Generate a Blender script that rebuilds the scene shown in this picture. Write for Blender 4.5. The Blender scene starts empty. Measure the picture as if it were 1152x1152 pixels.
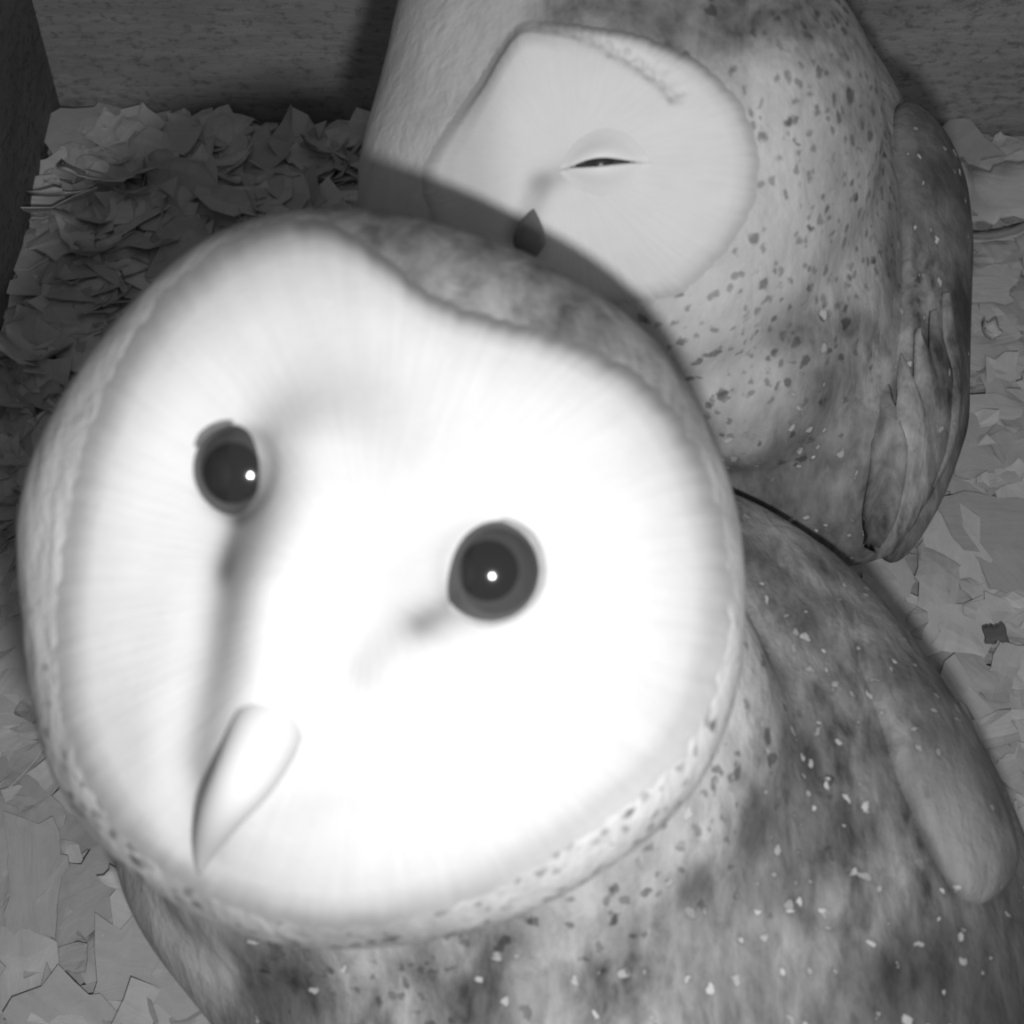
import bpy, math, random
import numpy as np
from mathutils import Vector, Matrix
from mathutils.bvhtree import BVHTree

scene = bpy.context.scene
COL = scene.collection

# ------------------------------------------------------------------ camera, light, exposure
F = 1500.0                      # focal length in pixels of the 1152 px frame
PITCH = math.radians(58)
CAM = np.array([0.0, 0.0, 0.36])
RIGHT = np.array([1.0, 0.0, 0.0])
FWD = np.array([0.0, math.cos(PITCH), -math.sin(PITCH)])
UP = np.array([0.0, math.sin(PITCH), math.cos(PITCH)])

cd = bpy.data.cameras.new('camera')
cam = bpy.data.objects.new('camera', cd)
COL.objects.link(cam)
cam.location = CAM
cam.rotation_euler = (math.pi / 2 - PITCH, 0, 0)
cd.sensor_width = 36.0
cd.lens = 36.0 * F / 1152.0
cd.clip_start = 0.005
cd.dof.use_dof = True
cd.dof.focus_distance = 0.37
cd.dof.aperture_fstop = 26.0
scene.camera = cam

w = bpy.data.worlds.new('world')
scene.world = w
w.use_nodes = True
w.node_tree.nodes['Background'].inputs[0].default_value = (1, 1, 1, 1)
w.node_tree.nodes['Background'].inputs[1].default_value = 0.27

ld = bpy.data.lights.new('infrared_lamp', 'POINT')
ld.energy = 2.2
ld.shadow_soft_size = 0.0055
ld.color = (1, 1, 1)
lamp = bpy.data.objects.new('infrared_lamp', ld)
COL.objects.link(lamp)
lamp.location = CAM + RIGHT * 0.011 - UP * 0.031 + FWD * 0.002

scene.view_settings.view_transform = 'Standard'
scene.view_settings.look = 'None'
scene.view_settings.gamma = 1
scene.view_settings.exposure = 0.0
scene.view_settings.use_curve_mapping = False


def P(px, py, z):
    return CAM + z * (FWD + RIGHT * ((px - 576) / F) + UP * ((576 - py) / F))


def ray(px, py):
    d = FWD + RIGHT * ((px - 576) / F) + UP * ((576 - py) / F)
    return d / np.linalg.norm(d)


# ------------------------------------------------------------------ helpers
def link(name, me, mat=None, parent=None, smooth=True):
    o = bpy.data.objects.new(name, me)
    COL.objects.link(o)
    if mat:
        me.materials.append(mat)
    if smooth:
        me.polygons.foreach_set('use_smooth', [True] * len(me.polygons))
    if parent:
        o.parent = parent
        o.matrix_parent_inverse = parent.matrix_world.inverted()
    return o


def mesh(name, V, Fc):
    me = bpy.data.meshes.new(name)
    me.from_pydata([tuple(map(float, v)) for v in V], [], Fc)
    me.update()
    return me


def tag(o, label=None, cat=None, group=None, kind=None):
    if label: o['label'] = label
    if cat: o['category'] = cat
    if group: o['group'] = group
    if kind: o['kind'] = kind
    return o


def empty(name, loc):
    o = bpy.data.objects.new(name, None)
    COL.objects.link(o)
    o.location = loc
    o.empty_display_size = 0.02
    bpy.context.view_layer.update()
    return o


def fattr(me, name, vals):
    a = me.attributes.new(name, 'FLOAT', 'POINT')
    a.data.foreach_set('value', np.asarray(vals, dtype=np.float32))


def polar_spline(pts, c, n=720, sm=12):
    """closed outline -> radius for every angle about c, smoothed"""
    pts = np.array(pts, float) - np.array(c, float)
    P2 = np.vstack([pts, pts[:1]])
    th = np.linspace(-math.pi, math.pi, n, endpoint=False)
    out = np.zeros(n)
    for i, t in enumerate(th):
        d = np.array([math.cos(t), math.sin(t)])
        best = 0
        for k in range(len(P2) - 1):
            a, b = P2[k], P2[k + 1]
            e = b - a
            den = d[0] * e[1] - d[1] * e[0]
            if abs(den) < 1e-9: continue
            s = (a[0] * e[1] - a[1] * e[0]) / den
            u = (a[0] * d[1] - a[1] * d[0]) / den
            if s > 0 and -1e-9 <= u <= 1 + 1e-9: best = max(best, s)
        out[i] = best
    if sm:
        k = np.exp(-0.5 * (np.arange(-3 * sm, 3 * sm + 1) / sm) ** 2); k /= k.sum()
        out = np.convolve(np.concatenate([out[-3 * sm:], out, out[:3 * sm]]), k, 'valid')
    return lambda a: np.interp((a + math.pi) % (2 * math.pi), np.linspace(0, 2 * math.pi, n + 1), np.append(out, out[0]))


def blob(outline, c, z0, front, back, gx=0.0, gy=0.0, nu=192, nv=128, sm=12, power=1.0, floor=True, proj=False):
    """a rounded volume: outline (photo pixels) sized at distance z0, with its own depth front/back"""
    rf = polar_spline(outline, c, sm=sm)
    C = P(c[0], c[1], z0)
    V = []; Fc = []
    for j in range(nv + 1):
        t = math.pi * j / nv
        L = math.sin(t) ** power; cz = math.cos(t)
        for i in range(nu):
            a = 2 * math.pi * i / nu - math.pi
            R = float(rf(a)) * z0 / F
            dx = L * math.cos(a) * R; dy = L * math.sin(a) * R       # dy points down the picture
            dz = -(front if cz > 0 else back) * cz + gx * dx + gy * dy
            if proj: dx += (z0 + dz - z0) / F * (c[0] - 576 + dx * F / z0); dy += dz / F * (c[1] - 576 + dy * F / z0)
            V.append(C + RIGHT * dx - UP * dy + FWD * dz)
    V = np.array(V)
    if floor: V[:, 2] = np.maximum(V[:, 2], 0.0115)
    for j in range(nv):
        for i in range(nu):
            i2 = (i + 1) % nu
            Fc.append((j * nu + i, j * nu + i2, (j + 1) * nu + i2, (j + 1) * nu + i))
    return V, Fc


def fuse(parts, voxel, smooth=4):
    """several overlapping volumes -> one continuous skin"""
    V = []; Fc = []; o = 0
    for v, f in parts:
        V.append(v); Fc += [tuple(i + o for i in q) for q in f]; o += len(v)
    me = mesh('tmp', np.vstack(V), Fc)
    ob = bpy.data.objects.new('tmp', me); COL.objects.link(ob)
    m = ob.modifiers.new('r', 'REMESH'); m.mode = 'VOXEL'; m.voxel_size = voxel
    m = ob.modifiers.new('s', 'SMOOTH'); m.factor = 0.5; m.iterations = smooth
    dg = bpy.context.evaluated_depsgraph_get()
    out = bpy.data.meshes.new_from_object(ob.evaluated_get(dg))
    bpy.data.objects.remove(ob)
    return out


def verts(me):
    a = np.empty(len(me.vertices) * 3, dtype=np.float32)
    me.vertices.foreach_get('co', a)
    return a.reshape(-1, 3).astype(float)


def normals(me):
    return np.array([tuple(v.normal) for v in me.vertices])


def setverts(me, V):
    me.vertices.foreach_set('co', V.astype(np.float32).ravel()); me.update()


def bvh(me):
    return BVHTree.FromPolygons([tuple(v.co) for v in me.vertices], [tuple(p.vertices) for p in me.polygons])


def hit(tree, px, py):
    r = tree.ray_cast(Vector(CAM), Vector(ray(px, py)))
    if r[0] is None:
        # nearest surface point to the ray at a typical distance
        r = tree.find_nearest(Vector(P(px, py, 0.28)))
    return np.array(r[0]), np.array(r[1])


def spread(tree, V, ctrl, k=2.6):
    """inverse-distance blend of values pinned to surface points"""
    pts = np.array([hit(tree, c[0], c[1])[0] for c in ctrl])
    vals = np.array([c[2:] for c in ctrl], float)
    out = np.zeros((len(V), vals.shape[1]))
    for s in range(0, len(V), 20000):
        d = np.linalg.norm(V[s:s + 20000, None, :] - pts[None], axis=2) + 0.0015
        wgt = d ** (-k * 1.3)
        wgt /= wgt.sum(1, keepdims=True)
        out[s:s + 20000] = wgt @ vals
    return out


def segdist(V, a, b):
    ab = b - a
    t = np.clip(((V - a) @ ab) / (ab @ ab), 0, 1)
    return np.linalg.norm(V - (a + t[:, None] * ab), axis=1), t


def g(x):
    return np.exp(-x * x)


# ------------------------------------------------------------------ materials
def newmat(name, rough=0.9, spec=0.1):
    m = bpy.data.materials.new(name); m.use_nodes = True
    nt = m.node_tree; b = nt.nodes['Principled BSDF']
    b.inputs['Roughness'].default_value = rough
    b.inputs['Specular IOR Level'].default_value = spec
    return m, nt, b


class N:
    """tiny node-graph writer"""
    def __init__(s, nt): s.nt = nt; s.tc = nt.nodes.new('ShaderNodeTexCoord')
    def attr(s, n):
        a = s.nt.nodes.new('ShaderNodeAttribute'); a.attribute_name = n; return a.outputs['Fac']
    def mp(s, scale, rot=(0, 0, 0), src=None):
        m = s.nt.nodes.new('ShaderNodeMapping'); m.inputs['Scale'].default_value = scale; m.inputs['Rotation'].default_value = rot
        s.nt.links.new(src or s.tc.outputs['Object'], m.inputs[0]); return m.outputs[0]
    def noise(s, sc, det=4, vec=None, rough=.55, dist=0):
        n = s.nt.nodes.new('ShaderNodeTexNoise'); n.inputs['Scale'].default_value = sc; n.inputs['Detail'].default_value = det
        n.inputs['Roughness'].default_value = rough; n.inputs['Distortion'].default_value = dist
        s.nt.links.new(vec or s.tc.outputs['Object'], n.inputs['Vector']); return n.outputs['Fac']
    def vor(s, sc, vec=None, rnd=1.0):
        n = s.nt.nodes.new('ShaderNodeTexVoronoi'); n.inputs['Scale'].default_value = sc; n.inputs['Randomness'].default_value = rnd
        s.nt.links.new(vec or s.tc.outputs['Object'], n.inputs['Vector']); return n
    def m(s, op, a, b=None, c=None, clamp=False):
        n = s.nt.nodes.new('ShaderNodeMath'); n.operation = op; n.use_clamp = clamp
        for i, v in enumerate((a, b, c)):
            if v is None: continue
            if isinstance(v, (int, float)): n.inputs[i].default_value = v
            else: s.nt.links.new(v, n.inputs[i])
        return n.outputs[0]
    def rng(s, v, a, b, c=0.0, d=1.0):
        n = s.nt.nodes.new('ShaderNodeMapRange'); n.interpolation_type = 'SMOOTHSTEP'
        for i, x in enumerate((v, a, b, c, d)):
            if isinstance(x, (int, float)): n.inputs[i].default_value = x
            else: s.nt.links.new(x, n.inputs[i])
        return n.outputs[0]
    def grey(s, v, b):
        c = s.nt.nodes.new('ShaderNodeCombineColor')
        for i in range(3): s.nt.links.new(v, c.inputs[i])
        s.nt.links.new(c.outputs[0], b.inputs['Base Color'])
    def bump(s, h, b, dist=.001, st=.6):
        n = s.nt.nodes.new('ShaderNodeBump'); n.inputs['Strength'].default_value = st; n.inputs['Distance'].default_value = dist
        s.nt.links.new(h, n.inputs['Height']); s.nt.links.new(n.outputs[0], b.inputs['Normal'])


def plumage_mat(name, spot=230, fleck=150, bumpd=.0012, streak=(1, 1, .25), rot=(0, 0, 0)):
    """feather colour: tone attribute + mottling + dark dots and pale flecks on feather tips"""
    m, nt, b = newmat(name, .85, .12)
    n = N(nt)
    tone = n.attr('tone'); dk = n.attr('dots'); wh = n.attr('flecks'); mo = n.attr('mottle')
    v = n.mp(streak, rot)
    wn = nt.nodes.new('ShaderNodeTexNoise'); wn.inputs['Scale'].default_value = 330; wn.inputs['Detail'].default_value = 2
    nt.links.new(n.tc.outputs['Object'], wn.inputs['Vector'])
    wv_ = nt.nodes.new('ShaderNodeVectorMath'); wv_.operation = 'MULTIPLY_ADD'; wv_.inputs[1].default_value = (.0042, .0042, .0042)
    nt.links.new(wn.outputs['Color'], wv_.inputs[0]); nt.links.new(n.tc.outputs['Object'], wv_.inputs[2]); wob = wv_.outputs[0]
    n1 = n.noise(70, 5, v, .6, .6); n2 = n.noise(260, 4, v, .6, .4); n3 = n.noise(900, 3, n.mp((1, 1, .3), rot))
    mott = n.m('ADD', n.m('MULTIPLY', n.m('SUBTRACT', n1, .5), 6.0), n.m('MULTIPLY', n.m('SUBTRACT', n2, .5), 4.0))
    fac = n.m('ADD', 1.0, n.m('MULTIPLY', mott, mo))
    fac = n.m('MULTIPLY', fac, n.m('ADD', .94, n.m('MULTIPLY', n3, .12)))
    col = n.m('MULTIPLY', tone, n.m('MAXIMUM', fac, .25))
    vd = n.vor(spot, n.mp((1, 1, .8), (0, 0, 0), wob))
    rnd = nt.nodes.new('ShaderNodeSeparateColor'); nt.links.new(vd.outputs['Color'], rnd.inputs[0])
    size = n.m('MULTIPLY_ADD', rnd.outputs[1], .16, .16)
    on = n.rng(n.m('SUBTRACT', dk, rnd.outputs[0]), 0, .05)
    d = n.m('MULTIPLY', n.rng(n.m('ADD', vd.outputs['Distance'], n.m('MULTIPLY', n2, .16)), n.m('ADD', size, -.02), n.m('ADD', size, .14), 1, 0), on)
    col = n.m('MULTIPLY', col, n.m('SUBTRACT', 1, n.m('MULTIPLY', d, .55)))
    vf = n.vor(fleck, n.mp((1, 1, .6), (0.3, .5, .2), wob))
    r2 = nt.nodes.new('ShaderNodeSeparateColor'); nt.links.new(vf.outputs['Color'], r2.inputs[0])
    on2 = n.rng(n.m('SUBTRACT', wh, r2.outputs[0]), 0, .05)
    s2 = n.m('MULTIPLY_ADD', r2.outputs[1], .16, .05)
    f = n.m('MULTIPLY', n.rng(vf.outputs['Distance'], s2, n.m('ADD', s2, .10), 1, 0), on2)
    halo = n.m('MULTIPLY', n.rng(vf.outputs['Distance'], s2, n.m('ADD', s2, .3), 1, 0), on2)
    col = n.m('MULTIPLY', col, n.m('SUBTRACT', 1, n.m('MULTIPLY', halo, .22)))
    col = n.m('ADD', n.m('MULTIPLY', col, n.m('SUBTRACT', 1, f)), n.m('MULTIPLY', f, n.m('MULTIPLY_ADD', r2.outputs[2], .25, .32)))
    v3 = n.vor(spot * 1.55, n.mp((1, 1, .8), (.7, .2, 0), wob)); r3 = nt.nodes.new('ShaderNodeSeparateColor'); nt.links.new(v3.outputs['Color'], r3.inputs[0])
    s3 = n.m('MULTIPLY_ADD', r3.outputs[1], .16, .10)
    d3 = n.m('MULTIPLY', n.rng(v3.outputs['Distance'], s3, n.m('ADD', s3, .22), 1, 0), n.rng(n.m('SUBTRACT', n.m('MULTIPLY', dk, .75), r3.outputs[0]), 0, .1))
    col = n.m('MULTIPLY', col, n.m('SUBTRACT', 1, n.m('MULTIPLY', d3, .42)))
    n.grey(col, b)
    h = n.m('ADD', n.m('MULTIPLY', n1, .8), n.m('ADD', n.m('MULTIPLY', n2, .6), n.m('MULTIPLY', n3, .15)))
    n.bump(h, b, bumpd, .7)
    return m


def disc_mat(name, base, streak=.10):
    m, nt, b = newmat(name, .95, .05)
    n = N(nt)
    tone = n.attr('tone'); ph = n.attr('around'); t = n.attr('along')
    cv = nt.nodes.new('ShaderNodeCombineXYZ')
    nt.links.new(n.m('MULTIPLY', ph, 26), cv.inputs[0]); nt.links.new(n.m('MULTIPLY', t, 3), cv.inputs[1])
    a = n.noise(1.0, 4, cv.outputs[0], .6, .3)
    c = n.noise(160, 3); d = n.noise(700, 3)
    f = n.m('ADD', 1 - streak, n.m('MULTIPLY', a, streak * 2))
    f = n.m('MULTIPLY', f, n.m('ADD', .95, n.m('MULTIPLY', c, .1)))
    n.grey(n.m('MULTIPLY', n.m('MULTIPLY', tone, base), f), b)
    n.bump(n.m('ADD', n.m('MULTIPLY', a, 1.0), n.m('ADD', n.m('MULTIPLY', c, .6), n.m('MULTIPLY', d, .2))), b, .0006, .3)
    b.inputs['Subsurface Weight'].default_value = 0.0
    return m


M_body1 = plumage_mat('mottled_plumage', 230, 290, .0018, (1, .45, .45), (0, 0, .7))
M_body2 = plumage_mat('spotted_plumage', 235, 270, .0012, (1, .8, .35))
M_disc1 = disc_mat('white_face_feathers', .54, .09)
M_disc2 = disc_mat('pale_face_feathers', .60, .06)


def plain(name, v, rough=.5, spec=.5, nz=0, nsc=200):
    m, nt, b = newmat(name, rough, spec)
    if nz:
        n = N(nt); c = n.m('MULTIPLY', v, n.m('ADD', 1 - nz, n.m('MULTIPLY', n.noise(nsc, 4), 2 * nz))); n.grey(c, b)
    else: b.inputs['Base Color'].default_value = (v, v, v, 1)
    return m


M_eye = plain('eye_iris', .045, .12, .6, .15, 300)
M_pupil = plain('eye_pupil', .010, .10, .9)
M_lid = plain('eyelid_skin', .12, .7, .2, .2, 500)
M_lidpale = plain('pale_eyelid', .30, .7, .2, .2, 500)
M_beakshade = plain('shaded_beak_horn', .13, .5, .3, .1, 120)  # rear beak: shadow of the front owl's head put into the colour
M_beak = plain('beak_horn', .50, .55, .25, .06, 120)


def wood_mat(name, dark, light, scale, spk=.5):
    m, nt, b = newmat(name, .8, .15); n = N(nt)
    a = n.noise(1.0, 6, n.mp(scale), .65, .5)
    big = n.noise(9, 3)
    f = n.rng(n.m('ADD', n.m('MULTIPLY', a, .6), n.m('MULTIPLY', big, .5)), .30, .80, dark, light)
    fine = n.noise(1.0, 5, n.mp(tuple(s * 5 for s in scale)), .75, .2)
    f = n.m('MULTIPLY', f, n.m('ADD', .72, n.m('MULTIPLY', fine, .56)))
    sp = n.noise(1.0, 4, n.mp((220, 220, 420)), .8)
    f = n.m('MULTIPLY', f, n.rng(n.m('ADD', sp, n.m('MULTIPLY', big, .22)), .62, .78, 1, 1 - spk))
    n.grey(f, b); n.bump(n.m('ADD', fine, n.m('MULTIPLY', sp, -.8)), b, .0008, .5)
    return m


M_wall = wood_mat('weathered_board', .20, .38, (10, 10, 90), .42)
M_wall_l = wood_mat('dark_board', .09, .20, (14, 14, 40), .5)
M_floor = wood_mat('floor_board', .12, .22, (20, 60, 20), .3)


def shaving_mat(name, lo, hi):
    m, nt, b = newmat(name, .85, .1); n = N(nt)
    g_ = nt.nodes.new('ShaderNodeAttribute'); g_.attribute_name = 'shade'
    cv = nt.nodes.new('ShaderNodeCombineXYZ')
    nt.links.new(n.attr('gu'), cv.inputs[0]); nt.links.new(n.attr('gv'), cv.inputs[1])
    a = n.noise(1.0, 5, n.mp((60, 520, 1), (0, 0, 0), cv.outputs[0]), .7, .6); c = n.noise(300, 5, None, .75)
    b2_ = n.noise(45, 3)
    c = n.m('ADD', n.m('MULTIPLY', c, .6), n.m('MULTIPLY', b2_, .7))
    base = n.m('MULTIPLY_ADD', g_.outputs['Fac'], hi - lo, lo)
    f = n.m('MULTIPLY', base, n.m('ADD', .50, n.m('ADD', n.m('MULTIPLY', a, .42), n.m('MULTIPLY', c, .34))))
    n.grey(f, b); n.bump(n.m('ADD', a, n.m('MULTIPLY', c, .4)), b, .0008, .5)
    return m


M_shav = shaving_mat('pine_shavings', .40, .62)
M_shavbig = shaving_mat('pale_shaving', .45, .60)
M_shavdark = shaving_mat('dark_shaving', .10, .16)

# ------------------------------------------------------------------ the nest box
YB = 0.392
def slab(name, a, b, c, d, thick, mat):
    """board with corners a b c d, given thickness away from the room"""
    a, b, c, d = map(lambda q: np.array(q, float), (a, b, c, d))
    nrm = np.cross(b - a, d - a); nrm /= np.linalg.norm(nrm)
    V = [a, b, c, d] + [q - nrm * thick for q in (a, b, c, d)]
    Fc = [(0, 1, 2, 3), (7, 6, 5, 4), (0, 4, 5, 1), (1, 5, 6, 2), (2, 6, 7, 3), (3, 7, 4, 0)]
    o = link(name, mesh(name, V, Fc), mat, None, False)
    return tag(o, kind='structure')

XL = -0.174
tag(slab('floor', (XL - .05, -.12, 0), (.34, -.12, 0), (.34, YB, 0), (XL - .05, YB, 0), .012, M_floor))
slab('wall_back', (XL - .05, YB, 0), (.34, YB, 0), (.34, YB, .42), (XL - .05, YB, .42), .012, M_wall)
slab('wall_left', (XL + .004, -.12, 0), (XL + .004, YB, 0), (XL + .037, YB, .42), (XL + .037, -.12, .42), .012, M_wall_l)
slab('wall_right', (.34, YB, 0), (.34, -.12, 0), (.34, -.12, .42), (.34, YB, .42), .012, M_wall)

# ------------------------------------------------------------------ wood shavings
rnd = random.Random(7)

def flake(cx, cy, cz, size, asp, yaw, tilt, roll, curl, r, n=6):
    """a torn, slightly curled sliver of wood with real thickness"""
    th = .0005
    top = []
    jag = [r.uniform(.68, 1.1) for _ in range(n + 1)]; jag2 = [r.uniform(.68, 1.1) for _ in range(n + 1)]
    sk = r.uniform(-.35, .35)
    for i in range(n + 1):
        u = i / n - .5
        for j, s in enumerate((-1, -.33, .33, 1)):
            k = (jag if s < 0 else jag2)[i]
            x = u * size + (sk * s * size * .3) + r.uniform(-.07, .07) * size
            y = s * .5 * size * asp * (k if abs(s) > .5 else 1)
            z = curl * (u * u * 4 - .33) * size * .35 + curl * .3 * size * (s * s - .4) * .3
            top.append((x, y, z))
    M = Matrix.Rotation(yaw, 3, 'Z') @ Matrix.Rotation(tilt, 3, 'Y') @ Matrix.Rotation(roll, 3, 'X')
    V = [M @ Vector(q) + Vector((cx, cy, cz)) for q in top]
    V += [M @ Vector((q[0], q[1], q[2] - th)) + Vector((cx, cy, cz)) for q in top]
    Fc = []; m = 4; o = len(top)
    for i in range(n):
        for j in range(3):
            a, b, c, d = i * m + j, (i + 1) * m + j, (i + 1) * m + j + 1, i * m + j + 1
            Fc.append((a, b, c, d)); Fc.append((o + d, o + c, o + b, o + a))
    rim = [i * m for i in range(n + 1)] + [n * m + 1, n * m + 2] + [i * m + 3 for i in range(n, -1, -1)] + [2, 1]
    for k in range(len(rim)):
        a, b = rim[k], rim[(k + 1) % len(rim)]
        Fc.append((b, a, o + a, o + b))
    return V, Fc


def bedding_height(x, y):
    h = .004
    h += .008 * math.exp(-((x + .15) / .06) ** 2) * math.exp(-((y - .33) / .10) ** 2)
    h += .003 * math.exp(-((y - YB) / .05) ** 2)
    return h


V = []; Fc = []; SH = []; GU = []; GV = []

loc = [(v[0], v[1]) for v in flake(0, 0, 0, 1, .5, 0, 0, 0, 0, random.Random(1))[0]]
gn = 60
for i in range(gn + 1):
    for j in range(gn + 1):
        x = XL + (.335 - XL) * i / gn; y = -.11 + (YB - .002 + .11) * j / gn
        V.append((x, y, bedding_height(x, y) - .002 + .0012 * math.sin(x * 90) * math.cos(y * 70))); SH.append(.3); GU.append(x); GV.append(y)
for i in range(gn):
    for j in range(gn):
        a = i * (gn + 1) + j
        Fc.append((a, a + gn + 1, a + gn + 2, a + 1))
for k in range(5200):
    x = rnd.uniform(XL + .008, .33); y = rnd.uniform(-.10, YB - .012)
    if k % 3 == 0:
        x = rnd.uniform(XL + .008, -.02); y = rnd.uniform(.16, YB - .012)
    big = rnd.random() ** 2
    rough = (1.0 if y > .22 else .5) if x < 0 else .25
    if ((x - .03) / .080) ** 2 + ((y - .085) / .075) ** 2 < 1 or ((x - .07) / .06) ** 2 + ((y - .26) / .055) ** 2 < 1: continue
    vv, ff = flake(x, y, bedding_height(x, y) + rnd.uniform(0, .0045) * (1 + rough), rnd.uniform(.010, .020) + .020 * big, rnd.uniform(.35, .95),
                   rnd.uniform(0, 6.283), rnd.gauss(0, .04 + .09 * rough), rnd.gauss(0, .04 + .09 * rough), rnd.gauss(0, .15 + .35 * rough), rnd)
    o = len(V); V += vv; Fc += [tuple(q + o for q in f) for f in ff]; s = rnd.random(); SH += [s] * len(vv)
    o1, o2 = rnd.uniform(0, 9), rnd.uniform(0, 9); GU += [o1 + q[0] * .02 for q in loc]; GV += [o2 + q[1] * .02 for q in loc]
V = [(v[0], min(v[1], YB - .001), max(v[2], .0005)) for v in V]
me = mesh('wood_shavings', V, Fc); fattr(me, 'shade', SH); fattr(me, 'gu', GU); fattr(me, 'gv', GV)
tag(link('wood_shavings', me, M_shav, None, False), 'loose bed of pale wood shavings covering the nest box floor', 'wood shavings', kind='stuff')


def shaving(label, px, py, size, asp, yaw, tilt, roll, curl, mat, seed, lift=.010, sh=.6):
    d = ray(px, py); h = .012
    for _ in range(6):
        t = (h - CAM[2]) / d[2]; q = CAM + d * t; h = bedding_height(q[0], q[1]) + lift
    vv, ff = flake(0, 0, 0, size, asp, yaw, tilt, roll, curl, random.Random(seed), 10)
    me = mesh('wood_shaving', vv, ff); fattr(me, 'shade', [sh] * len(vv)); fattr(me, 'gu', [v[0] for v in vv]); fattr(me, 'gv', [v[1] for v in vv])
    o = link('wood_shaving', me, mat, None, True)
    zmin = min(v[2] for v in vv)
    o.location = (q[0], q[1], max(h, .001 - zmin))
    return tag(o, label, 'wood shaving', 'larger shavings lying on the bedding')


shaving('large smooth pale shaving against the back wall right of the rear owl', 1128, 218, .040, .62, .25, .12, .25, .5, M_shavbig, 3, .014)
shaving('thin shaving with dark edge under the large smooth one by the right frame edge', 1125, 262, .030, .25, .3, .05, -.3, .3, M_shavbig, 4, .008, .3)
shaving('small dark square chip on the pale shavings right of the front owl', 1120, 712, .0065, .95, .1, .0, .0, .1, M_shavdark, 5, .010)
shaving('small curled pale shaving beside the rear owl wing', 1112, 372, .008, .8, .6, .5, .3, 1.2, M_shavbig, 6, .010, .9)
shaving('upright pale wedge shaving in the far left corner by the left wall', 70, 215, .020, .8, .9, .5, -.5, .4, M_shavbig, 8, .012, .8)
shaving('broad flat shaving leaning on the back wall near the left corner', 120, 195, .030, .8, .2, .2, -.6, .4, M_shavbig, 9, .012, .5)
shaving('curled shaving lying halfway down the left wall', 100, 270, .028, .6, 2.2, .3, .4, .9, M_shavbig, 10, .012, .9)
shaving('pale shaving touching the left wall beside the front owl', 30, 385, .022, .8, 1.1, .4, .3, .6, M_shavbig, 11, .012, .7)
shaving('small bent shaving by the back wall just left of the rear owl', 365, 165, .016, .8, .5, .4, -.5, .9, M_shavbig, 12, .010, .5)
shaving('narrow pale sliver at the bottom left of the floor', 150, 1000, .018, .3, -.5, .1, .1, .4, M_shavbig, 13, .008, .9)

# ------------------------------------------------------------------ owl plumage geometry
def face_disc(name, tree, outline, c, mat, parent, relief, tonefn, nt_=150, nph=360, sm=6, base=.0022, rim=.0026, rimpos=.93, under=None, edge_tone=None, base_tone=.6, edgeblend=.12, fringe=.003):
    """plumage shell of the face: laid on the head, raised ruff at its edge, rolled under behind the ruff"""
    rf = polar_spline(outline, c, sm=sm)
    V = []; T = []; PHI = []; NR = []
    for j in range(nt_ + 1):
        t = 1.06 * j / nt_
        for i in range(nph):
            a = 2 * math.pi * i / nph - math.pi
            R = float(rf(a)) * t * (1 + fringe * t ** 6 * (math.sin(a * 61) + math.sin(a * 37 + 1) + math.sin(a * 97 + 2)))
            p, nr = hit(tree, c[0] + R * math.cos(a), c[1] + R * math.sin(a))
            if j > 2 and np.linalg.norm(p - V[-nph]) > .0035:          # past the edge of the head: follow its surface round
                st = V[-nph] - V[-2 * nph]; st *= min(1, .0012 / (np.linalg.norm(st) + 1e-9))
                q = tree.find_nearest(Vector(V[-nph] + st)); p, nr = np.array(q[0]), np.array(q[1])
            V.append(p); NR.append(nr); T.append(t); PHI.append(a)
    V = np.array(V); T = np.array(T); PHI = np.array(PHI); NR = np.array(NR)
    G = V.reshape(nt_ + 1, nph, 3)
    NN = NR.reshape(nt_ + 1, nph, 3).copy()
    for _ in range(10):                                   # even out the normals
        NN = (NN + np.roll(NN, 1, 1) + np.roll(NN, -1, 1) + np.vstack([NN[:1], NN[:-1]]) + np.vstack([NN[1:], NN[-1:]])) / 5
    NN /= np.linalg.norm(NN, axis=2, keepdims=True)
    NR = NN.reshape(-1, 3)
    h = base + rim * g((T - rimpos) / .09) + relief(V, T, PHI) * (lambda q: q * q * (3 - 2 * q))(np.clip((1.04 - T) / .32, 0, 1))
    ed = np.clip((T - rimpos) / (1.06 - rimpos), 0, 1)
    h = h * (1 - ed ** 2 * (3 - 2 * ed)) - .0005 * ed ** 2
    W = V + NR * h[:, None]
    Fc = []
    for j in range(nt_):
        for i in range(nph):
            i2 = (i + 1) % nph
            if j == 0: Fc.append((0, nph + i, nph + i2)) if False else Fc.append((i, i2, nph + i2, nph + i))
            else: Fc.append((j * nph + i, j * nph + i2, (j + 1) * nph + i2, (j + 1) * nph + i))
    me = mesh(name, W, Fc)
    tone = tonefn(V, T, PHI)
    ed = np.clip((T - 1.0 + edgeblend) / edgeblend, 0, 1); ed = ed * ed * (3 - 2 * ed)
    tone = tone * (1 - ed) + edge_tone(V) / base_tone * ed
    # the skin below steps back so the plumage shell lies over it
    if under is not None:
        from mathutils.kdtree import KDTree
        kd = KDTree(len(V))
        for i, q in enumerate(V): kd.insert(Vector(q), i)
        kd.balance()
        U = verts(under); UN = normals(under)
        for i in range(len(U)):
            q, k, d = kd.find(Vector(U[i]))
            if d < .003 and T[k] < .92:
                a = min(1, (.92 - T[k]) / .2); U[i] -= UN[i] * .010 * a * a * (3 - 2 * a)
        setverts(under, U)
    fattr(me, 'tone', tone); fattr(me, 'around', np.abs(PHI)); fattr(me, 'along', T)
    return link(name, me, mat, parent)


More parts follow.
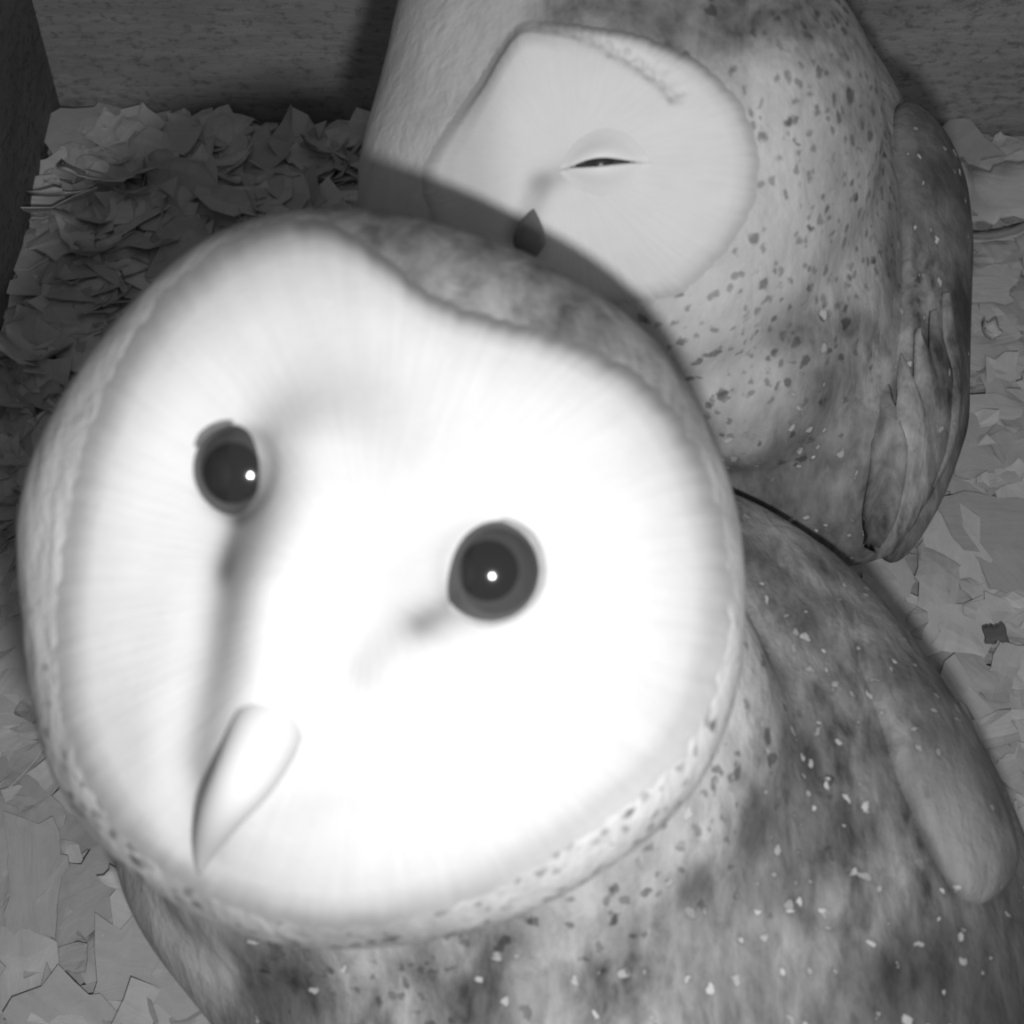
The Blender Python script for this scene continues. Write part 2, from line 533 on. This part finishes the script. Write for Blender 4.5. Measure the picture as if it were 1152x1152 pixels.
def eyeball(name, center, look, R, mat, parent, upv=UP, pup=.52, nu=48, nv=32):
    look = look / np.linalg.norm(look)
    x = np.cross(upv, look); x /= np.linalg.norm(x); y = np.cross(look, x)
    def cap(r, a1, bulge=0):
        V = []; Fc = []
        for j in range(nv + 1):
            t = a1 * j / nv
            for i in range(nu):
                a = 2 * math.pi * i / nu
                rr = r
                V.append(center + rr * (math.sin(t) * (math.cos(a) * x + math.sin(a) * y) + math.cos(t) * look))
        for j in range(nv):
            for i in range(nu):
                i2 = (i + 1) % nu
                Fc.append((j * nu + i, (j + 1) * nu + i, (j + 1) * nu + i2, j * nu + i2))
        return V, Fc
    V, Fc = cap(R, math.pi)
    e = link(name, mesh(name, V, Fc), mat, parent)
    V, Fc = cap(R * 1.012, pup)
    p = link('pupil', mesh('pupil', V, Fc), M_pupil, e)
    return e


def tube(name, pts, radii, mat, parent, flat=1.0, nrm=None, seg=16, closed=False):
    pts = [np.array(p, float) for p in pts]; V = []; Fc = []; n = len(pts)
    for k in range(n):
        if closed: d = pts[(k + 1) % n] - pts[(k - 1) % n]
        else: d = pts[min(k + 1, n - 1)] - pts[max(k - 1, 0)]
        d /= np.linalg.norm(d)
        up = np.array(nrm if nrm is not None else -FWD, float)
        s = np.cross(d, up); s /= np.linalg.norm(s); u = np.cross(s, d)
        for i in range(seg):
            a = 2 * math.pi * i / seg
            V.append(pts[k] + radii[k] * (math.cos(a) * s + flat * math.sin(a) * u))
    for k in range(n if closed else n - 1):
        k2 = (k + 1) % n
        for i in range(seg):
            i2 = (i + 1) % seg
            Fc.append((k * seg + i, k * seg + i2, k2 * seg + i2, k2 * seg + i))
    if not closed:
        Fc.append(tuple(range(seg))[::-1]); Fc.append(tuple((n - 1) * seg + i for i in range(seg)))
    return link(name, mesh(name, V, Fc), mat, parent)


def smooth_path(pts, n):
    pts = np.array(pts, float); m = len(pts)
    out = []
    for k in range(n):
        s = (m - 1) * k / (n - 1); i = min(int(s), m - 2); t = s - i
        p0, p1, p2, p3 = pts[max(i - 1, 0)], pts[i], pts[i + 1], pts[min(i + 2, m - 1)]
        out.append(.5 * ((2 * p1) + (-p0 + p2) * t + (2 * p0 - 5 * p1 + 4 * p2 - p3) * t * t + (-p0 + 3 * p1 - 3 * p2 + p3) * t ** 3))
    return np.array(out)


def feather(name, tree, path, width, lift, tone, mat, parent, n=22, curve=.15, dots=.0):
    """one long feather laid along a wing: vane with a raised shaft line, rounded tip"""
    pp = smooth_path(path, n)
    L = []
    for q in pp:
        p, nr = hit(tree, q[0], q[1]); L.append((p, nr))
    V = []; Fc = []; m = 7
    for k in range(n):
        p, nr = L[k]
        d = L[min(k + 1, n - 1)][0] - L[max(k - 1, 0)][0]; d /= np.linalg.norm(d) + 1e-9
        s = np.cross(d, nr); s /= np.linalg.norm(s) + 1e-9
        t = k / (n - 1)
        wd = width * (min(1, .05 + 3 * t)) * math.sqrt(max(0, 1 - max(0, (t - .72) / .285) ** 2))
        for j in range(m):
            u = j / (m - 1) * 2 - 1
            V.append(p + s * u * wd + nr * (lift + .0009 * (1 - u * u) + (.0004 if j == 3 else 0)))
    nt_ = len(V)
    V += [v - L[i // m][1] * .0007 for i, v in enumerate(list(V))]
    for k in range(n - 1):
        for j in range(m - 1):
            a = k * m + j
            Fc.append((a, a + 1, a + m + 1, a + m)); Fc.append((nt_ + a + m, nt_ + a + m + 1, nt_ + a + 1, nt_ + a))
    for k in range(n - 1):
        a = k * m; Fc.append((a + m, nt_ + a + m, nt_ + a, a)); a += m - 1; Fc.append((a, nt_ + a, nt_ + a + m, a + m))
    me = mesh(name, V, Fc)
    nn = len(V)
    fattr(me, 'tone', [tone] * nn); fattr(me, 'dots', [dots] * nn); fattr(me, 'flecks', [.15] * nn); fattr(me, 'mottle', [.5] * nn)
    return link(name, me, mat, parent)


def paint(me, tree, ctrl):
    V = verts(me)
    A = spread(tree, V, ctrl)
    A[:, 2] = np.clip(A[:, 2] * 1.5, 0, 1); A[:, 3] = np.clip(A[:, 3] * 1.3, 0, .95)
    for i, nme in enumerate(('tone', 'mottle', 'dots', 'flecks')):
        fattr(me, nme, A[:, i])


# ================================================================== REAR OWL
owl2 = empty('barn_owl', (0.066, 0.25, 0))
tag(owl2, 'drowsy barn owl with nearly closed eye and spotted breast, behind by the back wall', 'owl')
head2 = blob([(400, 215), (405, 175), (425, 120), (440, 60), (450, 0), (470, -60), (540, -110), (660, -135), (780, -110), (880, -50), (945, 20), (985, 90), (990, 180), (960, 280),
              (900, 370), (800, 440), (680, 440), (560, 400), (450, 320), (400, 260)], (700, 160), .290, .046, .050, sm=14)
neck2 = blob([(880, -40), (960, 40), (992, 130), (1010, 260), (1000, 380), (950, 480), (860, 540), (760, 520), (660, 460), (560, 380), (520, 280), (600, 100), (740, -40)], (800, 240), .322, .052, .06, gx=.12, gy=-.12, sm=16)
body2 = blob([(840, -60), (930, 0), (985, 80), (1020, 160), (1050, 260), (1060, 380), (1050, 480), (1025, 560), (1000, 635), (960, 655), (900, 630), (820, 600), (720, 540),
              (640, 440), (590, 330), (580, 150), (700, -20)], (830, 300), .357, .062, .120, gy=-.12, sm=16)
me = fuse([head2, body2, neck2], .0012, 70)
tree2 = bvh(me)
#            px   py   tone mott dots flecks
ctrl2 = [(430, 60, .50, .05, 0, 0), (440, 160, .48, .05, 0, 0), (500, 60, .50, .05, 0, 0), (560, 10, .42, .08, 0, 0),
         (650, 10, .17, .3, 0, 0), (740, 20, .15, .35, 0, 0), (820, 30, .15, .3, .1, 0), (900, 20, .15, .35, .4, 0),
         (860, 90, .38, .12, .3, 0), (900, 100, .36, .15, .75, 0), (950, 60, .26, .3, .7, 0), (980, 110, .30, .2, .5, 0),
         (870, 180, .44, .08, .3, 0), (920, 170, .40, .10, .85, 0), (970, 190, .36, .15, .85, 0),
         (860, 260, .46, .06, .2, 0), (920, 250, .42, .08, .85, 0), (980, 240, .36, .15, .75, 0), (790, 340, .50, .05, .3, 0),
         (830, 360, .48, .08, .75, 0), (880, 320, .46, .08, .5, 0), (940, 300, .42, .12, .6, 0), (1000, 300, .30, .3, .3, .3),
         (790, 430, .52, .05, .2, 0), (840, 430, .44, .1, .8, .2), (900, 380, .28, .3, .6, .3), (930, 430, .22, .35, .3, .5), (980, 400, .36, .4, .1, .3),
         (1020, 380, .24, .4, 0, .4), (830, 500, .40, .12, .3, .3), (890, 500, .24, .3, .2, .6), (950, 510, .22, .35, .1, .6), (1000, 480, .30, .45, 0, .4),
         (880, 550, .24, .3, 0, .5), (960, 570, .28, .35, 0, .5), (980, 620, .28, .35, 0, .3), (820, 530, .30, .2, 0, .3)]
ctrl2 = [(c[0], c[1], c[2] * (.70 if c[2] <= .30 and c[1] > 260 else 1), c[3] * 1.3, c[4], c[5]) for c in ctrl2]
paint(me, tree2, ctrl2)
b2 = link('body', me, M_body2, owl2)
tag(b2, 'pale breast and mottled grey mantle dotted with dark spots')

# wing of the rear owl
wv = blob([(1000, 100), (1030, 112), (1065, 145), (1088, 200), (1095, 270), (1092, 380), (1090, 480), (1062, 560), (1030, 615), (1003, 648), (985, 640), (975, 560), (975, 440),
           (985, 330), (990, 220)], (1035, 370), .323, .022, .040, gx=.35, sm=7, proj=True)
wm = fuse([wv], .0009, 8)
wt2 = bvh(wm)
paint(wm, wt2, [(x, y, .72 * t_, 1.3 * m_, d_, f_) for x, y, t_, m_, d_, f_ in [(1020, 150, .20, .2, 0, .3), (1060, 190, .16, .2, 0, .3), (1040, 250, .20, .3, 0, .4), (1080, 290, .22, .25, 0, .2), (1010, 300, .26, .4, .1, .5),
                (1050, 330, .24, .5, .1, .3), (1080, 350, .12, .3, 0, .1), (1020, 400, .26, .5, 0, .3), (1060, 420, .15, .3, 0, .3), (1080, 480, .22, .4, 0, .1),
                (1040, 520, .24, .5, 0, .2), (1000, 560, .30, .4, 0, .2), (1010, 620, .28, .4, 0, .1)]])
wing2 = link('wing', wm, M_body2, owl2)
tag(wing2, 'folded dark mottled wing')
fl = [([(1072, 330), (1082, 400), (1080, 480), (1056, 560)], .0045, .26), ([(1058, 350), (1068, 430), (1062, 510), (1036, 590)], .0045, .20),
      ([(1042, 370), (1052, 450), (1044, 530), (1020, 615)], .0045, .28), ([(1026, 400), (1034, 480), (1026, 560), (1005, 635)], .0042, .34),
      ([(1010, 420), (1014, 500), (1008, 570), (996, 630)], .0040, .24)]
for k, (pth, wd, tn) in enumerate(fl):
    pth = [(x - 12 + 0 * y, y - 14 * (y > 550)) for x, y in pth]
    feather('flight_feather', wt2, pth, wd, .0005 + .0003 * k, tn * .75, M_body2, wing2)

# face of the rear owl
e2, _ = hit(tree2, 675, 184)
a2, _ = hit(tree2, 612, 205); bk2, _ = hit(tree2, 590, 262); br2, _ = hit(tree2, 590, 40)
r2a = [hit(tree2, x, y)[0] for x, y in ((585, 20), (545, 95), (505, 140), (475, 190))]
rr2 = [hit(tree2, x, y)[0] for x, y in ((605, 28), (640, 36), (680, 52), (715, 72), (742, 90), (758, 108))]


def crease(V, pts, width):
    d = np.full(len(V), 1.0)
    for k in range(len(pts) - 1):
        d = np.minimum(d, segdist(V, pts[k], pts[k + 1])[0])
    return g(d / width)


def relief2(V, T, PHI):
    h = .0036 * g(segdist(V, br2, bk2)[0] / .010)                       # bridge between the eyes
    wob = .0006 * np.sin(V[:, 0] * 2600) + .0005 * np.sin(V[:, 1] * 3300)
    h -= .0022 * g(np.linalg.norm(V - e2, axis=1) / .011)               # hollow round the eye
    h += .0020 * g(np.linalg.norm(V - e2, axis=1) / .0055)              # lid bulge
    h -= .0013 * g(segdist(V, a2, bk2)[0] / .0022)
    h -= .0018 * crease(V, r2a, .0015) + .0012 * crease(V, rr2, .0014)
    return h


def tone2(V, T, PHI):
    t = np.full(len(V), 1.0)
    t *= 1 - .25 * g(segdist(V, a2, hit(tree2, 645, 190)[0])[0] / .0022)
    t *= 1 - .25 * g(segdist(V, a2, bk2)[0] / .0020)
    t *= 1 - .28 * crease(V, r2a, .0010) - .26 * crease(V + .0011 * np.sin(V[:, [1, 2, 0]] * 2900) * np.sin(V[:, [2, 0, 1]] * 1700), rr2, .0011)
    return t


out2 = [(585, 22), (640, 26), (720, 38), (790, 70), (835, 115), (855, 170), (850, 230), (820, 280), (770, 330), (730, 340), (660, 345), (600, 345), (540, 320), (495, 270),
        (474, 215), (474, 188), (500, 145), (535, 95), (560, 55)]
disc2 = face_disc('facial_disc', tree2, out2, (640, 180), M_disc2, owl2, relief2, tone2, rimpos=.84, rim=.0, base=.0014, under=b2.data, edge_tone=lambda V: spread(tree2, V, ctrl2)[:, 0], base_tone=.60, edgeblend=.10)
tag(disc2, 'pale heart shaped face of short feathers')
dt2 = bvh(disc2.data)
ec, en = hit(dt2, 675, 184)
look = -ray(675, 184)
eyeball('eye', ec - look * .0078, look, .0088, M_eye, owl2, pup=.30)


def lid(name, top, parent, mat, c, n, tree, pts_in, pts_out, lift):
    """skin fold between two curves on the face"""
    a = smooth_path(pts_in, 28); b = smooth_path(pts_out, 28); V = []; Fc = []; m = 7
    for k in range(28):
        for j in range(m):
            u = j / (m - 1); q = a[k] * (1 - u) + b[k] * u
            p, nr = hit(tree, q[0], q[1])
            e = math.sin(math.pi * k / 27) ** .6
            V.append(p - ray(q[0], q[1]) * (lift * e * math.cos(u * math.pi / 2) ** 2 + (.0002 if j < m - 1 else -.0002)))
    for k in range(27):
        for j in range(m - 1):
            q = k * m + j; Fc.append((q, q + 1, q + m + 1, q + m))
    o = len(V); V += [np.array(v) + FWD * .0006 for v in V]
    Fc += [tuple(o + i for i in f[::-1]) for f in Fc[:]]
    for k in range(27): Fc.append((k * m, (k + 1) * m, o + (k + 1) * m, o + k * m))
    me = mesh(name, V, Fc); nn = len(V)
    fattr(me, 'tone', [1.1] * nn); fattr(me, 'around', [0.] * nn); fattr(me, 'along', [0.] * nn)
    return link(name, me, mat, parent)


lid('upper_eyelid', True, owl2, M_disc2, ec, en, dt2, [(640, 188), (660, 180), (676, 177), (692, 178), (716, 182)], [(628, 190), (645, 160), (676, 143), (708, 150), (735, 181)], .0028)
lid('lower_eyelid', False, owl2, M_disc2, ec, en, dt2, [(640, 189), (660, 188), (676, 187), (692, 185), (716, 183)], [(628, 194), (646, 212), (676, 222), (708, 212), (735, 184)], .0028)
# beak, mostly behind the front owl's head
tip = hit(dt2, 592, 300)[0] - FWD * .004
bp = smooth_path([hit(dt2, 600, 236)[0] - FWD * .0002, hit(dt2, 598, 252)[0] - FWD * .0012, hit(dt2, 595, 275)[0] - FWD * .003, tip], 14)
tube('beak', bp, [.0002, .0005, .0009, .0013, .0017, .0021, .0025, .0028, .0030, .0030, .0026, .0020, .0012, .0004], M_beakshade, owl2)

# ================================================================== FRONT OWL
owl1 = empty('barn_owl', (0.03, 0.09, 0))
tag(owl1, 'barn owl in front with wide open dark eyes and bright white face turned up', 'owl')
S1 = [(370, 236), (440, 238), (500, 252), (560, 272), (620, 300), (680, 335), (735, 380), (775, 430), (805, 495), (828, 560), (838, 640), (838, 730), (820, 810), (790, 880), (730, 940),
      (640, 1000), (540, 1040), (430, 1060), (330, 1058), (240, 1030), (160, 980), (100, 920), (60, 850), (42, 760), (38, 680), (28, 600), (34, 550), (60, 480), (100, 415), (150, 350),
      (200, 300), (250, 262), (310, 243)]
head1 = blob(S1, (430, 640), .207, .036, .050, sm=6, floor=False, power=.78)
body1 = blob([(600, 560), (720, 520), (820, 540), (900, 578), (985, 645), (1050, 728), (1100, 815), (1140, 900), (1160, 990), (1180, 1100), (1150, 1230), (1050, 1330), (900, 1390),
              (700, 1400), (500, 1350), (370, 1260), (290, 1152), (215, 1075), (130, 990), (120, 880), (200, 700), (400, 580)], (660, 960), .285, .052, .052, gy=-.30, sm=12)
belly1 = blob([(640 + 300 * math.cos(k * .3927), 1010 + 300 * math.sin(k * .3927)) for k in range(16)], (640, 1010), .300, .03, .085, gy=-.2)
neck1 = blob([(250, 560), (500, 480), (760, 560), (880, 760), (900, 960), (780, 1110), (560, 1150), (350, 1120), (200, 1040), (130, 900), (140, 700)], (520, 830), .253, .031, .04, sm=16)
me = fuse([head1, body1, neck1, belly1], .0012, 110)
tree1 = bvh(me)
ctrl1 = [(400, 245, .22, .3, 0, 0), (480, 275, .20, .35, 0, 0), (560, 310, .22, .35, 0, 0), (640, 345, .26, .3, 0, 0), (720, 400, .26, .3, 0, 0), (785, 470, .30, .2, 0, 0), (815, 560, .48, .1, 0, 0),
         (300, 246, .36, .1, 0, 0), (200, 300, .53, .06, 0, 0), (110, 420, .53, .06, 0, 0), (50, 560, .53, .06, 0, 0), (45, 700, .53, .08, .1, 0), (70, 860, .42, .12, .4, 0), (150, 970, .42, .12, .5, 0),
         (834, 640, .55, .06, 0, 0), (815, 760, .66, .08, .3, 0), (770, 850, .66, .06, .5, 0), (700, 920, .68, .06, .6, 0), (620, 975, .60, .08, .6, 0), (520, 1015, .50, .1, .5, 0), (400, 1050, .38, .12, .5, 0), (260, 1030, .40, .1, .3, 0),  # right and lower ruff lightened: blown-out lamp light put into the tone
         (730, 990, .48, .15, .6, .1), (640, 1050, .42, .2, .6, .1), (500, 1075, .32, .25, .5, .1), (420, 1100, .34, .3, .3, .1), (340, 1110, .12, .35, .2, .2), (300, 1120, .09, .3, .1, .2), (240, 1080, .36, .12, 0, 0), (200, 1050, .40, .1, 0, 0),
         (420, 1130, .30, .4, .2, .2), (540, 1120, .12, .45, .1, .3), (660, 1110, .24, .4, .1, .4), (560, 1060, .20, .35, .4, .2),
         (790, 930, .40, .35, .5, .5), (855, 800, .34, .35, .3, .6), (838, 790, .52, .1, .4, .1), (800, 875, .52, .1, .6, .1), (740, 945, .50, .1, .7, .1), (670, 995, .46, .1, .7, .1), (848, 700, .36, .3, 0, .4), (850, 620, .15, .3, 0, .2), (885, 605, .34, .3, 0, .1), (915, 650, .34, .3, 0, .1), (945, 700, .32, .3, 0, .3), (905, 700, .16, .3, 0, .5), (940, 620, .18, .3, 0, .2), (960, 700, .18, .45, 0, .5),  # pale points next to the face carry the same painted glare
         (900, 850, .12, .35, .1, .85), (850, 930, .11, .35, .1, .8), (930, 950, .13, .4, .1, .8), (880, 1000, .13, .4, .1, .8), (1000, 850, .15, .45, 0, .6), (1040, 780, .11, .3, 0, .5), (1000, 740, .24, .5, 0, .4),
         (780, 1000, .13, .4, .2, .6), (820, 1040, .22, .35, 0, .7), (960, 1020, .28, .3, 0, .6), (1020, 1000, .24, .35, 0, .5), (880, 1070, .27, .3, 0, .5), (740, 1090, .26, .35, 0, .5), (1060, 1090, .09, .3, 0, .3), (1000, 1110, .10, .3, 0, .3), (1130, 1080, .09, .3, 0, .3), (1100, 1130, .07, .25, 0, .2), (900, 1130, .22, .35, 0, .4), (1130, 1140, .07, .2, 0, .1)]
ctrl1 = [(c[0], c[1], c[2], c[3] * 1.3, c[4], c[5]) for c in ctrl1]
paint(me, tree1, ctrl1)
b1 = link('body', me, M_body1, owl1)
tag(b1, 'grey mottled back and neck with white flecks')

# folded wing with rounded wrist
wv = blob([(890, 596), (925, 610), (988, 668), (1040, 735), (1092, 810), (1130, 890), (1150, 960), (1140, 992), (1108, 1020), (1080, 1018), (1058, 990), (1035, 950), (1005, 900), (985, 850), (950, 780), (905, 690), (885, 630)],
          (1010, 800), .278, .018, .026, gx=.25, gy=-.75, sm=4, proj=True)
wm = fuse([wv], .0008, 6)
wt1 = bvh(wm)
paint(wm, wt1, [(880, 590, .20, .3, 0, .2), (930, 640, .26, .5, 0, .3), (970, 720, .25, .5, 0, .5), (1010, 700, .20, .35, 0, .3), (1040, 770, .16, .3, 0, .4), (1000, 800, .24, .45, 0, .5), (1060, 830, .18, .25, 0, .3),
                (1030, 880, .26, .2, 0, .3), (1060, 920, .28, .12, 0, .2), (1090, 900, .24, .15, 0, .1), (1085, 970, .27, .12, 0, .15), (1120, 900, .15, .2, 0, .1), (1110, 1000, .24, .12, 0, .5), (1140, 970, .14, .2, 0, .1)])
wing1 = link('wing', wm, M_body1, owl1)
tag(wing1, 'folded wing with smooth rounded wrist')

# facial disc anchors
H = lambda x, y: hit(tree1, x, y)[0]
eL, eR = H(266, 532), H(549, 642)
gL = [H(262, 560), H(258, 640), H(248, 740), H(232, 840), H(220, 940)]
gR = [H(520, 680), H(475, 702), H(430, 745)]
mid = [H(470, 330), H(430, 450), H(390, 590), H(340, 720), H(300, 820), H(250, 920)]


def segs(V, pts):
    d = np.full(len(V), 1.0)
    for k in range(len(pts) - 1): d = np.minimum(d, segdist(V, pts[k], pts[k + 1])[0])
    return d


def relief1(V, T, PHI):
    dm = segs(V, mid)
    dL = np.linalg.norm(V - eL, axis=1); dR = np.linalg.norm(V - eR, axis=1)
    q = np.clip((np.linalg.norm(V - mid[0], axis=1) - .008) / .045, 0, 1); q = q * q * (3 - 2 * q)
    h = (.0066 * g(segs(V, mid[1:5]) / .0115) + .003 * g(dm / .014)) * q
    h -= .0045 * g(dL / .0105) + .0046 * g(dR / .0115)
    h -= .0030 * g(segs(V, gL) / .0045)
    h -= .0022 * g(segs(V, gR) / .0035)
    h -= .0014 * g((T - .60) / .22)
    h += .0036 * g(segs(V, [H(346, 510), H(342, 560), H(322, 640)]) / .0075)
    return h


def tone1(V, T, PHI):
    t = np.full(len(V), 1.0)
    t -= .45 * g(segs(V, gL[:2]) / .0022) + .22 * g(segs(V, gL[1:4]) / .0034)  # dark groove feathers plus the bridge's shadow line, both painted into the tone
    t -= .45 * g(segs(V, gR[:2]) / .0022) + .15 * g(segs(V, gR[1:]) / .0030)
    t -= .12 * g((np.linalg.norm(V - eR, axis=1) - .0062) / .0012)
    t -= .30 * g((np.linalg.norm(V - eL, axis=1) - .0058) / .0012)
    return np.clip(t, .1, 1)


D1 = [(350, 246), (400, 268), (440, 300), (480, 335), (540, 358), (600, 372), (660, 392), (720, 425), (765, 475), (795, 540), (815, 620), (818, 700), (800, 780), (765, 850), (700, 905), (620, 960),
      (540, 1005), (450, 1032), (380, 1042), (300, 1030), (225, 1000), (150, 950), (100, 880), (72, 800), (66, 700), (78, 600), (98, 500), (135, 410), (185, 335), (240, 285), (295, 256)]
disc1 = face_disc('facial_disc', tree1, D1, (425, 650), M_disc1, owl1, relief1, tone1, nt_=190, nph=420, rimpos=.88, rim=.0, base=.0016, under=b1.data, edge_tone=lambda V: spread(tree1, V, ctrl1)[:, 0], base_tone=.54, edgeblend=.08)
tag(disc1, 'broad white heart shaped face')
dt1 = bvh(disc1.data)


def open_eye(px, py, lookpx, R, sink, rr):
    p, nr = hit(dt1, px, py)
    look = -ray(px, py) + RIGHT * lookpx[0] + UP * lookpx[1]; look /= np.linalg.norm(look)
    c = p - look * sink - ray(px, py) * rr
    e = eyeball('eye', c, look, R, M_eye, owl1)
    return c, look


cL, lL = open_eye(269, 531, (-.30, -.05), .0080, .0042, 0)
cR, lR = open_eye(550, 642, (-.04, .0), .0078, .0046, .0014)


def ring(name, c, look, R, ang, rad, mat):
    x = np.cross(UP, look); x /= np.linalg.norm(x); y = np.cross(look, x)
    pts = [c + R * 1.01 * (math.sin(ang) * (math.cos(a) * x + math.sin(a) * y) + math.cos(ang) * look) for a in np.linspace(0, 2 * math.pi, 49)[:-1]]
    return tube(name, pts, [rad * (1 + .25 * math.sin(3 * k / 7)) for k in range(48)], mat, owl1, .7, look, 10, True)


ring('eyelid', cL, lL, .0080, .97, .0006, M_lid)
ring('eyelid', cR, lR, .0078, 1.06, .0005, M_lidpale)

# beak, hooked, lying along the bridge
def off(px, py, k): return hit(dt1, px, py)[0] - ray(px, py) * k
bp = smooth_path([off(322, 770, -.0075), off(302, 820, -.0028), off(277, 870, .0004), off(252, 910, .002), off(233, 950, .002), off(224, 982, .0005)], 22)
rad = [.0049 * (1 - (k / 21.6) ** 1.7) * min(1, .5 + k / 8) for k in range(22)]
tube('beak', bp, rad, M_beak, owl1, 1.1, None, 24)
